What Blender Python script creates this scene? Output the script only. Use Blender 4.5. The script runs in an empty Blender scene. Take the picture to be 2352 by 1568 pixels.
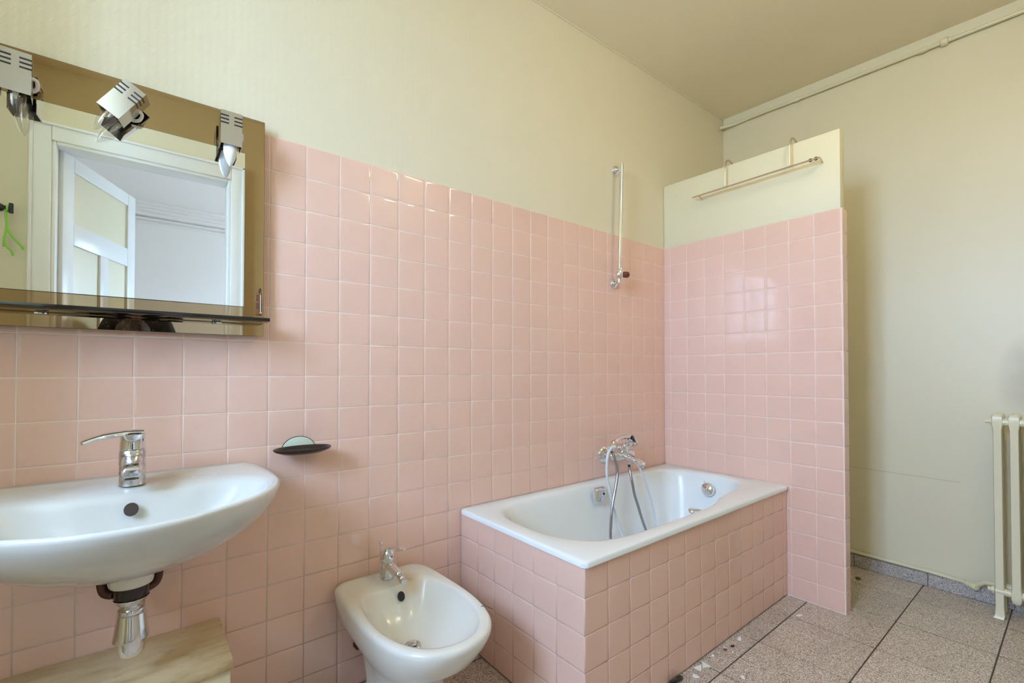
import bpy, bmesh, math, random
from mathutils import Vector, Matrix
random.seed(7)
sc = bpy.context.scene
PI = math.pi

# ------------------------------------------------------------------ camera, light, exposure
FPX, YAW, PITCH = 1055.754, 0.674594, 0.014806
CAM = Vector((-0.3075, -1.6217, 1.1079))
cd = bpy.data.cameras.new('camera'); cam = bpy.data.objects.new('camera', cd); sc.collection.objects.link(cam)
cd.sensor_fit = 'HORIZONTAL'; cd.sensor_width = 36.0; cd.lens = 36.0 * FPX / 2352
cd.shift_y = 52.545 / 2352; cd.clip_start = 0.02; cd.clip_end = 100
fw = Vector((math.sin(YAW) * math.cos(PITCH), math.cos(YAW) * math.cos(PITCH), math.sin(PITCH)))
rt = Vector((math.cos(YAW), -math.sin(YAW), 0)); up = rt.cross(fw)
cam.matrix_world = Matrix(((rt.x, up.x, -fw.x, CAM.x), (rt.y, up.y, -fw.y, CAM.y), (rt.z, up.z, -fw.z, CAM.z), (0, 0, 0, 1)))
sc.camera = cam

world = bpy.data.worlds.new('overcast_sky'); sc.world = world; world.use_nodes = True
wn = world.node_tree.nodes; wl = world.node_tree.links; wn.clear()
wo = wn.new('ShaderNodeOutputWorld'); wb = wn.new('ShaderNodeBackground')
tc = wn.new('ShaderNodeTexCoord'); sx = wn.new('ShaderNodeSeparateXYZ'); wr = wn.new('ShaderNodeValToRGB')
wl.new(tc.outputs['Generated'], sx.inputs[0]); wl.new(sx.outputs['Z'], wr.inputs[0]); wl.new(wr.outputs[0], wb.inputs[0]); wl.new(wb.outputs[0], wo.inputs[0])
wr.color_ramp.elements[0].position = 0.0; wr.color_ramp.elements[0].color = (0.26, 0.36, 0.48, 1)   # roofs and street below the horizon
wr.color_ramp.elements[1].position = 0.02; wr.color_ramp.elements[1].color = (0.48, 0.70, 1.08, 1)
SKY = 60.0
wb.inputs[1].default_value = SKY

sc.view_settings.view_transform = 'Standard'; sc.view_settings.look = 'None'
sc.view_settings.gamma = 1.0; sc.view_settings.use_curve_mapping = False
sc.view_settings.exposure = 0.0
cy = sc.cycles
cy.max_bounces = 10; cy.diffuse_bounces = 7; cy.glossy_bounces = 6; cy.transmission_bounces = 6; cy.transparent_max_bounces = 12
cy.use_adaptive_sampling = True; cy.adaptive_threshold = 0.025
cy.caustics_reflective = True; cy.blur_glossy = 0.6; cy.caustics_refractive = False; cy.sample_clamp_indirect = 20.0

def portal(name, loc, rot, w, h):
    l = bpy.data.lights.new(name, 'AREA'); l.shape = 'RECTANGLE'; l.size = w; l.size_y = h; l.cycles.is_portal = True
    o = bpy.data.objects.new(name, l); sc.collection.objects.link(o); o.location = loc; o.rotation_euler = rot
WIN_Y0, WIN_Y1, WIN_Z0, WIN_Z1 = -1.58, -0.82, 1.48, 2.68
portal('window_portal', (-1.86, (WIN_Y0 + WIN_Y1) / 2, (WIN_Z0 + WIN_Z1) / 2), (0, -PI / 2, 0), WIN_Z1 - WIN_Z0, WIN_Y1 - WIN_Y0)
portal('far_window_portal', (2.66, -3.6, 1.65), (0, PI / 2, 0), 1.3, .9)

# ------------------------------------------------------------------ helpers
def col(*c): return (c[0], c[1], c[2], 1.0)
def mat(name, color, rough=0.5, metal=0.0, spec=0.5, **kw):
    m = bpy.data.materials.new(name); m.use_nodes = True
    b = m.node_tree.nodes['Principled BSDF']
    b.inputs['Base Color'].default_value = col(*color); b.inputs['Roughness'].default_value = rough
    b.inputs['Metallic'].default_value = metal; b.inputs['Specular IOR Level'].default_value = spec
    for k, v in kw.items(): b.inputs[k.replace('_', ' ')].default_value = v
    return m
class NT:
    """small helper around one material's node tree"""
    def __init__(s, m): s.t = m.node_tree; s.n = s.t.nodes; s.l = s.t.links; s.b = s.n['Principled BSDF']
    def new(s, t, **kw):
        x = s.n.new(t)
        for k, v in kw.items(): setattr(x, k, v)
        return x
    def put(s, sock, v):
        if hasattr(v, 'is_output'): s.l.new(v, sock)
        else: sock.default_value = v
    def math(s, op, a, b=0.0, c=0.0, clamp=False):
        x = s.new('ShaderNodeMath', operation=op, use_clamp=clamp)
        for i, v in enumerate((a, b, c)): s.put(x.inputs[i], v)
        return x.outputs[0]
    def pos(s):
        if not hasattr(s, '_p'):
            g = s.new('ShaderNodeNewGeometry'); x = s.new('ShaderNodeSeparateXYZ'); s.l.new(g.outputs['Position'], x.inputs[0])
            s._p = (g.outputs['Position'], x.outputs[0], x.outputs[1], x.outputs[2])
        return s._p
    def noise(s, scale, detail=3, rough=0.5, vec=None, out=0):
        x = s.new('ShaderNodeTexNoise'); x.inputs['Scale'].default_value = scale; x.inputs['Detail'].default_value = detail; x.inputs['Roughness'].default_value = rough
        s.l.new(vec if vec is not None else s.pos()[0], x.inputs['Vector']); return x.outputs[out]
    def ramp(s, fac, stops):
        x = s.new('ShaderNodeValToRGB'); e = x.color_ramp.elements
        while len(e) < len(stops): e.new(0.5)
        for el, (p, c) in zip(e, stops): el.position = p; el.color = col(*c) if not isinstance(c, (int, float)) else (c, c, c, 1)
        s.l.new(fac, x.inputs[0]); return x.outputs[0]
    def mix(s, fac, a, b, mode='MIX'):
        x = s.new('ShaderNodeMix', data_type='RGBA', blend_type=mode)
        s.put(x.inputs[0], fac); s.put(x.inputs[6], a if hasattr(a, 'is_output') else col(*a)); s.put(x.inputs[7], b if hasattr(b, 'is_output') else col(*b)); return x.outputs[2]
    def bump(s, h, strength, dist):
        x = s.new('ShaderNodeBump'); x.inputs['Strength'].default_value = strength; x.inputs['Distance'].default_value = dist
        s.l.new(h, x.inputs['Height']); s.l.new(x.outputs[0], s.b.inputs['Normal'])
    def dist(s, p, scl=(1, 1, 1)):
        """distance of the shading point from p, with stretched axes"""
        x = s.new('ShaderNodeVectorMath', operation='SUBTRACT'); s.l.new(s.pos()[0], x.inputs[0]); x.inputs[1].default_value = p
        y = s.new('ShaderNodeVectorMath', operation='MULTIPLY'); s.l.new(x.outputs[0], y.inputs[0]); y.inputs[1].default_value = scl
        z = s.new('ShaderNodeVectorMath', operation='LENGTH'); s.l.new(y.outputs[0], z.inputs[0]); return z.outputs['Value']
    def base(s, c): s.l.new(c, s.b.inputs['Base Color'])

class MB:
    """collects shapes, links them as one mesh object"""
    def __init__(s): s.v = []; s.f = []
    def add(s, v, f):
        o = len(s.v); s.v += [tuple(p) for p in v]; s.f += [tuple(i + o for i in q) for q in f]; return s
    def box(s, x0, x1, y0, y1, z0, z1):
        return s.add([(x0, y0, z0), (x1, y0, z0), (x1, y1, z0), (x0, y1, z0), (x0, y0, z1), (x1, y0, z1), (x1, y1, z1), (x0, y1, z1)],
                     [(3, 2, 1, 0), (4, 5, 6, 7), (0, 1, 5, 4), (1, 2, 6, 5), (2, 3, 7, 6), (3, 0, 4, 7)])
    def loft(s, rings, cap0=True, cap1=True):
        n = len(rings[0]); v = [p for r in rings for p in r]; f = []
        for i in range(len(rings) - 1):
            for j in range(n):
                k = (j + 1) % n; f.append((i * n + j, i * n + k, (i + 1) * n + k, (i + 1) * n + j))
        if cap0: f.append(tuple(reversed(range(n))))
        if cap1: f.append(tuple(range((len(rings) - 1) * n, len(rings) * n)))
        return s.add(v, f)
    def lathe(s, prof, base=(0, 0, 0), axis=(0, 0, 1), n=24, sx=1.0, sy=1.0):
        a = Vector(axis).normalized(); q = Vector((0, 0, 1)).rotation_difference(a); b = Vector(base)
        rings = [[b + q @ Vector((r * math.cos(2 * PI * j / n) * sx, r * math.sin(2 * PI * j / n) * sy, z)) for j in range(n)] for r, z in prof]
        return s.loft(rings)
    def tube(s, pts, r, n=10, close=False, flat=None):
        P = [Vector(p) for p in pts]; R = r if isinstance(r, (list, tuple)) else [r] * len(P)
        rings = []; N = None
        for i, p in enumerate(P):
            t = (P[min(i + 1, len(P) - 1)] - P[max(i - 1, 0)]).normalized()
            if N is None:
                N = t.cross(Vector((0, 0, 1)) if abs(t.z) < 0.9 else Vector((0, 1, 0))).normalized()
            else:
                N = (N - t * N.dot(t)).normalized()
            B = t.cross(N); fl = flat if flat else (1, 1)
            rings.append([p + (N * math.cos(2 * PI * j / n) * fl[0] + B * math.sin(2 * PI * j / n) * fl[1]) * R[i] for j in range(n)])
        return s.loft(rings)
    def build(s, name, m, parent=None, bevel=0.0, seg=2, smooth=True, angle=40, recalc=True):
        me = bpy.data.meshes.new(name); bm = bmesh.new()
        vs = [bm.verts.new(p) for p in s.v]
        for f in s.f:
            try: bm.faces.new([vs[i] for i in f])
            except ValueError: pass
        if recalc: bmesh.ops.recalc_face_normals(bm, faces=bm.faces)
        if bevel:
            ed = [e for e in bm.edges if len(e.link_faces) == 2 and e.calc_face_angle(0) > 0.6]
            bmesh.ops.bevel(bm, geom=ed, offset=bevel, segments=seg, profile=0.5, affect='EDGES', clamp_overlap=True)
        bm.to_mesh(me); bm.free()
        if smooth:
            me.polygons.foreach_set('use_smooth', [True] * len(me.polygons)); me.set_sharp_from_angle(angle=math.radians(angle))
        me.materials.append(m)
        o = bpy.data.objects.new(name, me); sc.collection.objects.link(o)
        if parent is not None: o.parent = parent; o.matrix_parent_inverse = parent.matrix_basis.inverted()
        return o
def tag(o, label, cat, group=None, kind=None):
    o['label'] = label; o['category'] = cat
    if group: o['group'] = group
    if kind: o['kind'] = kind
    return o
def thing(name, label, cat, loc, group=None, kind=None):
    o = bpy.data.objects.new(name, None); sc.collection.objects.link(o); o.location = loc; o.empty_display_size = 0.05
    bpy.context.view_layer.update()
    return tag(o, label, cat, group, kind)
def structure(o, label, cat): return tag(o, label, cat, None, 'structure')
def spline(pts, per=8, closed=False):
    P = [Vector(p) for p in pts]; n = len(P); out = []
    for i in range(n if closed else n - 1):
        a, b, c, d = (P[(i - 1) % n], P[i], P[(i + 1) % n], P[(i + 2) % n]) if closed else (P[max(i - 1, 0)], P[i], P[i + 1], P[min(i + 2, n - 1)])
        for k in range(per):
            t = k / per
            out.append(0.5 * ((2 * b) + (c - a) * t + (2 * a - 5 * b + 4 * c - d) * t * t + (3 * b - a - 3 * c + d) * t ** 3))
    if not closed: out.append(P[-1])
    return out
def rrect(x0, x1, y0, y1, r, n=8):
    out = []
    for cx, cy_, a0 in ((x1 - r, y1 - r, 0), (x0 + r, y1 - r, PI / 2), (x0 + r, y0 + r, PI), (x1 - r, y0 + r, 1.5 * PI)):
        for k in range(n + 1):
            a = a0 + PI / 2 * k / n; out.append((cx + r * math.cos(a), cy_ + r * math.sin(a)))
    return out
def densify(pts, step):
    out = []
    for i, p in enumerate(pts):
        q = pts[(i + 1) % len(pts)]; d = math.hypot(q[0] - p[0], q[1] - p[1]); k = max(1, int(d / step))
        out += [(p[0] + (q[0] - p[0]) * j / k, p[1] + (q[1] - p[1]) * j / k) for j in range(k)]
    return out
def polar_match(outer, inner, c):
    """the point of the closed curve INNER at the same angle about c as each point of OUTER"""
    res = []; m = len(inner)
    for p in outer:
        dx, dy = p[0] - c[0], p[1] - c[1]; best = None
        for i in range(m):
            a, b = inner[i], inner[(i + 1) % m]
            ex, ey = b[0] - a[0], b[1] - a[1]; den = dx * ey - dy * ex
            if abs(den) < 1e-12: continue
            t = ((a[0] - c[0]) * ey - (a[1] - c[1]) * ex) / den; u = ((a[0] - c[0]) * dy - (a[1] - c[1]) * dx) / den
            if t > 0 and -1e-6 <= u <= 1 + 1e-6 and (best is None or t > best): best = t
        best = best or 0.5
        res.append((c[0] + dx * best, c[1] + dy * best))
    return res
def lerp2(a, b, t): return [(p[0] + (q[0] - p[0]) * t, p[1] + (q[1] - p[1]) * t) for p, q in zip(a, b)]
def ring(pts, z): return [Vector((p[0], p[1], z)) for p in pts]

# ------------------------------------------------------------------ materials
PINK = (0.775, 0.525, 0.435); CREAM = (0.755, 0.695, 0.53)
def tile_material():
    m = mat('pink_glazed_tile', PINK, 0.07); t = NT(m)
    oi = t.new('ShaderNodeObjectInfo')
    c = t.mix(oi.outputs['Random'], (0.77, 0.518, 0.428), (0.78, 0.533, 0.44))
    d = t.math('MULTIPLY', t.math('SUBTRACT', t.noise(14, 5, 0.65), 0.56, clamp=True), 0.5)
    t.base(t.mix(d, c, (0.45, 0.25, 0.18)))
    t.bump(t.noise(9, 2), 0.05, 0.01); return m
M_TILE = tile_material()
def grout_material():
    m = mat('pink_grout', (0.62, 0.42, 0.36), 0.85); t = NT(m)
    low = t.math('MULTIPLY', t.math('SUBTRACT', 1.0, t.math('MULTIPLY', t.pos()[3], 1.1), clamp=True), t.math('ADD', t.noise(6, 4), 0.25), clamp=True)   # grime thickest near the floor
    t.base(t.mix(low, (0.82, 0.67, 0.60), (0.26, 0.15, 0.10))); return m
M_GROUT = grout_material()
M_GROUT_CLEAN = mat('pale_grout', (0.82, 0.66, 0.59), 0.8)
def wallpaper_material():
    m = mat('cream_chevron_wallpaper', CREAM, 0.62, spec=0.3); t = NT(m)
    _, x, y, z = t.pos()
    tri = t.math('PINGPONG', x, 0.0103)
    w = t.math('SINE', t.math('MULTIPLY', t.math('ADD', z, t.math('MULTIPLY', tri, 1.45)), 2 * PI / 0.0043))
    seam = t.math('LESS_THAN', t.math('ABSOLUTE', t.math('SUBTRACT', t.math('MODULO', t.math('ADD', x, 10.28), 0.53), 0.26)), 0.0007)
    c = t.mix(t.math('MULTIPLY', t.math('ADD', w, 1.0), 0.035), CREAM, (0.66, 0.60, 0.42))
    c = t.mix(t.math('MULTIPLY', seam, 0.08), c, (0.4, 0.35, 0.22))
    t.base(c); t.bump(w, 0.3, 0.0010); return m
M_PAPER = wallpaper_material()
def paint_material():
    m = mat('cream_wall_paint', CREAM, 0.4, spec=0.4); t = NT(m); _, x, y, z = t.pos()
    c = t.mix(t.math('MULTIPLY', t.noise(2.2, 4), 0.3), CREAM, (0.71, 0.65, 0.46))
    # soot above the radiator and a thin scrape along the wall
    d = t.dist((2.90, -1.47, 1.06), (1, 4.5, 2.4)); k = t.math('MULTIPLY', t.math('SUBTRACT', 1.0, t.math('MULTIPLY', d, 1.7), clamp=True), t.math('ADD', t.noise(9, 4), 0.2), clamp=True)
    c = t.mix(t.math('MULTIPLY', k, 0.7), c, (0.20, 0.19, 0.17))
    ln = t.math('SUBTRACT', 1.0, t.math('MULTIPLY', t.math('ABSOLUTE', t.math('SUBTRACT', t.math('ADD', z, t.math('MULTIPLY', y, -0.012)), 0.566)), 380.0), clamp=True)
    ln = t.math('MULTIPLY', ln, t.math('MULTIPLY', t.math('LESS_THAN', y, -0.75), t.math('GREATER_THAN', y, -1.22)))
    ln = t.math('MULTIPLY', ln, t.math('GREATER_THAN', x, 2.8))
    c = t.mix(t.math('MULTIPLY', ln, 0.5), c, (0.30, 0.27, 0.20))
    t.base(c); t.bump(t.noise(22, 4), 0.08, 0.004); return m
M_PAINT = paint_material()
M_PLASTER = mat('smooth_cream_plaster', (0.75, 0.70, 0.50), 0.5)
M_CEIL = mat('yellowed_ceiling_paint', (0.85, 0.765, 0.58), 0.6)
M_PIPE = mat('cream_gloss_paint', (0.74, 0.69, 0.50), 0.3)
M_TRIM = mat('pale_trim_paint', (0.74, 0.70, 0.54), 0.4)
M_CERAMIC = mat('white_ceramic', (0.80, 0.79, 0.74), 0.08, Coat_Weight=0.3)
def stained(name, spots, color=(0.80, 0.79, 0.74)):
    m = mat(name, color, 0.14); t = NT(m); c = t.mix(0.0, color, color)
    for p, scl, k, cc in spots:
        d = t.dist(p, scl); f = t.math('MULTIPLY', t.math('SUBTRACT', 1.0, d, clamp=True), t.math('MULTIPLY', t.math('ADD', t.noise(25, 4), 0.1), k), clamp=True)
        c = t.mix(f, c, cc)
    t.base(c); return m
M_BASIN = stained('worn_white_basin_ceramic', [((-0.26, -0.13, 0.835), (9, 12, 20), 0.9, (0.42, 0.34, 0.22)), ((-0.45, -0.12, 0.835), (7, 11, 20), 0.7, (0.45, 0.42, 0.38)), ((-0.50, -0.42, 0.72), (14, 9, 14), 0.5, (0.5, 0.42, 0.36))], (0.655, 0.66, 0.64))
M_BIDET = stained('stained_white_bidet_ceramic', [((0.42, -0.135, 0.37), (18, 16, 18), 1.3, (0.55, 0.36, 0.18)), ((0.23, -0.16, 0.37), (12, 9, 12), 0.7, (0.62, 0.48, 0.34)), ((0.33, -0.46, 0.25), (8, 8, 8), 0.3, (0.45, 0.42, 0.38))], (0.74, 0.73, 0.68))
M_ENAMEL = stained('white_bath_enamel', [((2.12, -0.1, 0.54), (3, 4, 10), 0.35, (0.5, 0.46, 0.38))], (0.79, 0.825, 0.835)); M_ENAMEL.node_tree.nodes['Principled BSDF'].inputs['Roughness'].default_value = 0.22; M_ENAMEL.node_tree.nodes['Principled BSDF'].inputs['Specular IOR Level'].default_value = 0.3
M_CHROME = mat('polished_chrome', (0.80, 0.81, 0.83), 0.07, 1.0)
def worn_chrome():
    m = mat('limescaled_chrome', (0.66, 0.67, 0.68), 0.2, 1.0); t = NT(m)
    t.l.new(t.ramp(t.noise(40, 5, 0.7), [(0.35, 0.10), (0.7, 0.42)]), t.b.inputs['Roughness'])
    t.base(t.ramp(t.noise(55, 5, 0.7), [(0.4, (0.74, 0.75, 0.77)), (0.75, (0.50, 0.50, 0.50))])); return m
M_CHROME_W = worn_chrome()
M_SATIN = mat('satin_chrome', (0.64, 0.65, 0.69), 0.16, 1.0)
M_HOSE = mat('dull_hose_metal', (0.42, 0.42, 0.44), 0.22, 1.0)
M_BRASSY = mat('aged_nickel', (0.70, 0.60, 0.46), 0.25, 1.0)
M_MIRROR = mat('silver_mirror', (0.90, 0.93, 0.91), 0.0, 1.0)
M_BRONZE = mat('bronze_tinted_mirror', (0.46, 0.35, 0.21), 0.01, 1.0)
M_EDGE = mat('glass_edge', (0.10, 0.13, 0.12), 0.1)
M_SMOKE = mat('smoked_black_glass', (0.018, 0.013, 0.011), 0.04)
M_BLACK = mat('black_plastic', (0.018, 0.018, 0.02), 0.4)
M_DARKBROWN = mat('dark_brown_plastic', (0.030, 0.018, 0.014), 0.25)
M_REDBROWN = mat('red_brown_plastic', (0.16, 0.035, 0.025), 0.25)
M_COPPER = mat('dull_copper', (0.09, 0.036, 0.024), 0.45, 0.5)
M_WHITEPL = mat('white_plastic', (0.78, 0.74, 0.66), 0.35)
M_SOAP = mat('pale_green_soap', (0.62, 0.70, 0.58), 0.5)
M_BULB_W = mat('opal_bulb_glass', (0.86, 0.87, 0.90), 0.15)

M_HOSE_T = mat('translucent_hose', (0.86, 0.92, 0.97), 0.3, Transmission_Weight=0.25)
M_WHITE = mat('white_gloss_paint', (0.80, 0.80, 0.77), 0.3)
M_WHITEWALL = mat('white_room_paint', (0.87, 0.82, 0.76), 0.6)
M_PANEL = mat('cream_door_panel_paint', (0.74, 0.68, 0.47), 0.35)
M_WOODFLOOR = mat('oak_floor', (0.38, 0.24, 0.13), 0.4)
def worn_wood():
    m = mat('worn_cream_paint_on_wood', (0.62, 0.52, 0.33), 0.45); t = NT(m)
    s = t.new('ShaderNodeVectorMath', operation='MULTIPLY'); t.l.new(t.pos()[0], s.inputs[0]); s.inputs[1].default_value = (3, 11, 8)
    f = t.noise(2.2, 6, 0.62, s.outputs[0]); g = t.noise(30, 4)
    c = t.ramp(f, [(0.40, (0.66, 0.55, 0.35)), (0.58, (0.58, 0.45, 0.26)), (0.72, (0.36, 0.25, 0.13))])
    t.base(t.mix(t.math('MULTIPLY', t.math('SUBTRACT', g, 0.58, clamp=True), 1.5), c, (0.20, 0.13, 0.07))); t.bump(f, 0.15, 0.003); return m
M_WORN = worn_wood()
M_CASING = mat('cream_casing_paint', (0.72, 0.63, 0.42), 0.45)
def granite(name, tones, scale=400, rough=0.35):
    m = mat(name, tones[2], rough); t = NT(m)
    v = t.new('ShaderNodeTexVoronoi'); v.inputs['Scale'].default_value = scale; t.l.new(t.pos()[0], v.inputs['Vector'])
    s = t.new('ShaderNodeSeparateColor'); t.l.new(v.outputs['Color'], s.inputs[0])
    r = t.new('ShaderNodeValToRGB'); r.color_ramp.interpolation = 'CONSTANT'; e = r.color_ramp.elements
    for p, c in ((0.0, tones[0]), (0.14, tones[1]), (0.42, tones[2]), (0.80, tones[3])):
        el = e[0] if p == 0 else (e[1] if p == 0.14 else e.new(p)); el.position = p; el.color = col(*c)
    t.l.new(s.outputs[0], r.inputs[0])
    n = t.math('MULTIPLY', t.math('SUBTRACT', t.noise(5, 5, 0.6), 0.45, clamp=True), 0.9)
    oi = t.new('ShaderNodeObjectInfo'); br = t.math('ADD', 0.9, t.math('MULTIPLY', oi.outputs['Random'], 0.2))
    hs = t.new('ShaderNodeHueSaturation'); t.l.new(br, hs.inputs['Value']); t.l.new(t.mix(n, r.outputs[0], (0.26, 0.19, 0.15)), hs.inputs['Color'])
    t.base(hs.outputs[0]); return m
M_FLOOR = granite('pink_granite', ((0.14, 0.11, 0.09), (0.45, 0.33, 0.275), (0.60, 0.52, 0.44), (0.82, 0.76, 0.68)))
M_PLINTH = granite('grey_granite', ((0.10, 0.09, 0.09), (0.36, 0.31, 0.29), (0.48, 0.44, 0.42), (0.66, 0.62, 0.60)))
M_JOINT = mat('dark_floor_joint', (0.10, 0.078, 0.06), 0.9)
def glass_material():
    m = bpy.data.materials.new('window_glass'); m.use_nodes = True; n = m.node_tree.nodes; l = m.node_tree.links; n.clear()
    o = n.new('ShaderNodeOutputMaterial'); x = n.new('ShaderNodeMixShader'); a = n.new('ShaderNodeBsdfTransparent'); g = n.new('ShaderNodeBsdfGlossy'); g.inputs['Roughness'].default_value = 0.02
    x.inputs[0].default_value = 0.06; l.new(a.outputs[0], x.inputs[1]); l.new(g.outputs[0], x.inputs[2]); l.new(x.outputs[0], o.inputs[0]); return m
M_GLASS = glass_material()
M_BULB_C = glass_material(); M_BULB_C.name = 'clear_bulb_glass'; M_BULB_C.node_tree.nodes['Mix Shader'].inputs[0].default_value = 0.16

# ------------------------------------------------------------------ room shell
S = 0.11; TOP = 1.8612; XP = 2.1904; XC = 0.7187; WT = 0.6836; YP0 = 0.0428
XL, YB = -1.5, -1.95                 # window wall, door wall
def ceil_z(x, y): return 2.925 + 0.028 * (x - 2.93) + 0.028 * y
def right_x(z): return 2.87 + 0.03 * z

wall_left = MB().box(XL - 0.4, 3.3, 0.003, 0.20, -0.05, 3.05).build('wall_left', M_PAPER, smooth=False)
structure(wall_left, 'long wall with pink tiles below and cream chevron wallpaper above', 'wall')
wr_ = MB().add([(right_x(-.05), 0.003, -.05), (3.3, 0.003, -.05), (3.3, YB - .2, -.05), (right_x(-.05), YB - .2, -.05), (right_x(3.05), 0.003, 3.05), (3.3, 0.003, 3.05), (3.3, YB - .2, 3.05), (right_x(3.05), YB - .2, 3.05)],
               [(3, 2, 1, 0), (4, 5, 6, 7), (0, 1, 5, 4), (1, 2, 6, 5), (2, 3, 7, 6), (3, 0, 4, 7)])
wall_right = structure(wr_.build('wall_right', M_PAINT, smooth=False), 'cream painted wall behind the partition and the radiator', 'wall')
b = MB()
b.box(XL - .4, XL, YB - .12, WIN_Y0, -.05, 3.05).box(XL - .4, XL, WIN_Y1, 0.003, -.05, 3.05).box(XL - .4, XL, WIN_Y0, WIN_Y1, -.05, WIN_Z0).box(XL - .4, XL, WIN_Y0, WIN_Y1, WIN_Z1, 3.05)
structure(b.build('wall_window', M_PAINT, smooth=False), 'cream wall holding the bathroom window', 'wall')
structure(MB().box(XL, -.90, -.47, .003, -.05, 3.05).build('wall_corner', M_PAINT, smooth=False), 'cream corner pier left of the washbasin, outside the picture', 'wall')
structure(MB().box(XL, -.98, YB, -1.60, -.05, 3.05).build('wall_corner_rear', M_PAINT, smooth=False), 'cream pier between the window recess and the door wall, outside the picture', 'wall')
DX0, DX1, DZ = -0.71, 0.126, 2.36
b = MB()
b.box(XL, DX0, YB - .12, YB, -.05, 3.05).box(DX1, 2.95, YB - .12, YB, -.05, 3.05).box(DX0, DX1, YB - .12, YB, DZ, 3.05)
structure(b.build('wall_rear', M_PAINT, smooth=False), 'cream painted wall around the doorway, seen in the mirror', 'wall')
b = MB(); x0, x1, y0, y1 = XL - .4, 3.3, YB - .12, 0.2
b.add([(x0, y0, ceil_z(x0, y0)), (x1, y0, ceil_z(x1, y0)), (x1, y1, ceil_z(x1, y1)), (x0, y1, ceil_z(x0, y1)), (x0, y0, 3.2), (x1, y0, 3.2), (x1, y1, 3.2), (x0, y1, 3.2)],
      [(3, 2, 1, 0), (4, 5, 6, 7), (0, 1, 5, 4), (1, 2, 6, 5), (2, 3, 7, 6), (3, 0, 4, 7)])
structure(b.build('ceiling', M_CEIL, smooth=False), 'yellowed cream ceiling above the bath', 'ceiling')
floor = structure(MB().box(XL - .4, 3.3, YB - .12, 0.2, -.12, -0.0009).build('floor', M_JOINT, smooth=False), 'pink granite tile floor with dark joints', 'floor')
# floor tiles
fmesh = {}
def slab_tile(w, h):
    k = (round(w, 4), round(h, 4))
    if k not in fmesh:
        o = MB().box(-w / 2, w / 2, -h / 2, h / 2, -0.0008, 0.0005).build('tile', M_FLOOR, bevel=0.0008, seg=1); fmesh[k] = o.data; bpy.data.objects.remove(o)
    return fmesh[k]
JX = [XL] + [1.67 + 0.315 * k for k in range(-10, 4)] + [2.87]
JY = [YB, -1.705, -1.393, -1.081, -0.769, -0.457, -0.145, 0.0]
for i in range(len(JX) - 1):
    for j in range(len(JY) - 1):
        gx, gy = 0.0032, 0.0046
        w, h = JX[i + 1] - JX[i] - gx, JY[j + 1] - JY[j] - gy
        o = bpy.data.objects.new('tile', slab_tile(w, h)); sc.collection.objects.link(o); o.parent = floor
        o.location = ((JX[i] + JX[i + 1]) / 2, (JY[j] + JY[j + 1]) / 2, random.uniform(-.0004, .0004)); o.rotation_euler = (random.uniform(-.001, .001), random.uniform(-.001, .001), 0)

# glazed wall tiles
tmesh = {}
def wall_tile(w, h):
    k = (round(w, 4), round(h, 4))
    if k in tmesh: return tmesh[k]
    def r(ins, y): return [(-w / 2 + ins, y, -h / 2 + ins), (w / 2 - ins, y, -h / 2 + ins), (w / 2 - ins, y, h / 2 - ins), (-w / 2 + ins, y, h / 2 - ins)]
    q = min(w, h)
    b = MB().loft([r(0, 0.006), r(0, 0.0014), r(min(.0005, q * .05), 0.0005), r(min(.0018, q * .12), 0.00008), r(min(.008, q * .25), 0)], cap0=False)
    o = b.build('tile', M_TILE, angle=89); tmesh[k] = o.data; bpy.data.objects.remove(o); return tmesh[k]
GAP = 0.0024
def lay(parent, a_edges, z_edges, place, rot, keep=lambda a, z: True, limit=300, near=None):
    """one object per tile; tiles that hide behind fittings or lie past the limit are joined into one"""
    cells = []
    for i in range(len(a_edges) - 1):
        for j in range(len(z_edges) - 1):
            w, h = a_edges[i + 1] - a_edges[i] - GAP, z_edges[j + 1] - z_edges[j] - GAP
            if w < .004 or h < .004: continue
            a, z = (a_edges[i] + a_edges[i + 1]) / 2, (z_edges[j] + z_edges[j + 1]) / 2
            cells.append((not keep(a, z), (place(a, z) - CAM).length, a, z, w, h))
    cells.sort(); one = [c for c in cells if not c[0]][:limit]; rest = cells[len(one):]
    for k, (_, _, a, z, w, h) in enumerate(one):
        o = bpy.data.objects.new('tile', wall_tile(w, h)); sc.collection.objects.link(o); o.parent = parent; o.matrix_parent_inverse = parent.matrix_basis.inverted()
        o.location = place(a, z); o.rotation_euler = (random.gauss(0, .0008), 0, rot + random.gauss(0, .0008))
    if rest:
        b = MB(); R = Matrix.Rotation(rot, 4, 'Z')
        for _, _, a, z, w, h in rest:
            me = wall_tile(w, h); p = place(a, z)
            b.add([p + (R @ v.co) for v in me.vertices], [tuple(f.vertices) for f in me.polygons])
        o = b.build('tile_infill', M_TILE, parent, angle=89); o['kind'] = 'stuff'
zed = [0.004] + [TOP - S * k for k in range(16, -1, -1)]
def vis_left(a, z):
    if a < -0.63: return False
    if a > XC + .02 and z < 0.49: return False
    if -0.60 < a < -0.05 and 1.25 < z < 1.85: return False
    if a < -0.15 and z < 0.33: return False
    return True
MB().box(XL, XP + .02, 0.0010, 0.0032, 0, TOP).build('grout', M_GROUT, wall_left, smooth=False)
aed = [XL] + [S * k for k in range(-13, 20)] + [XP]
lay(wall_left, aed, zed, lambda a, z: Vector((a, 0, z)), 0, vis_left)

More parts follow.
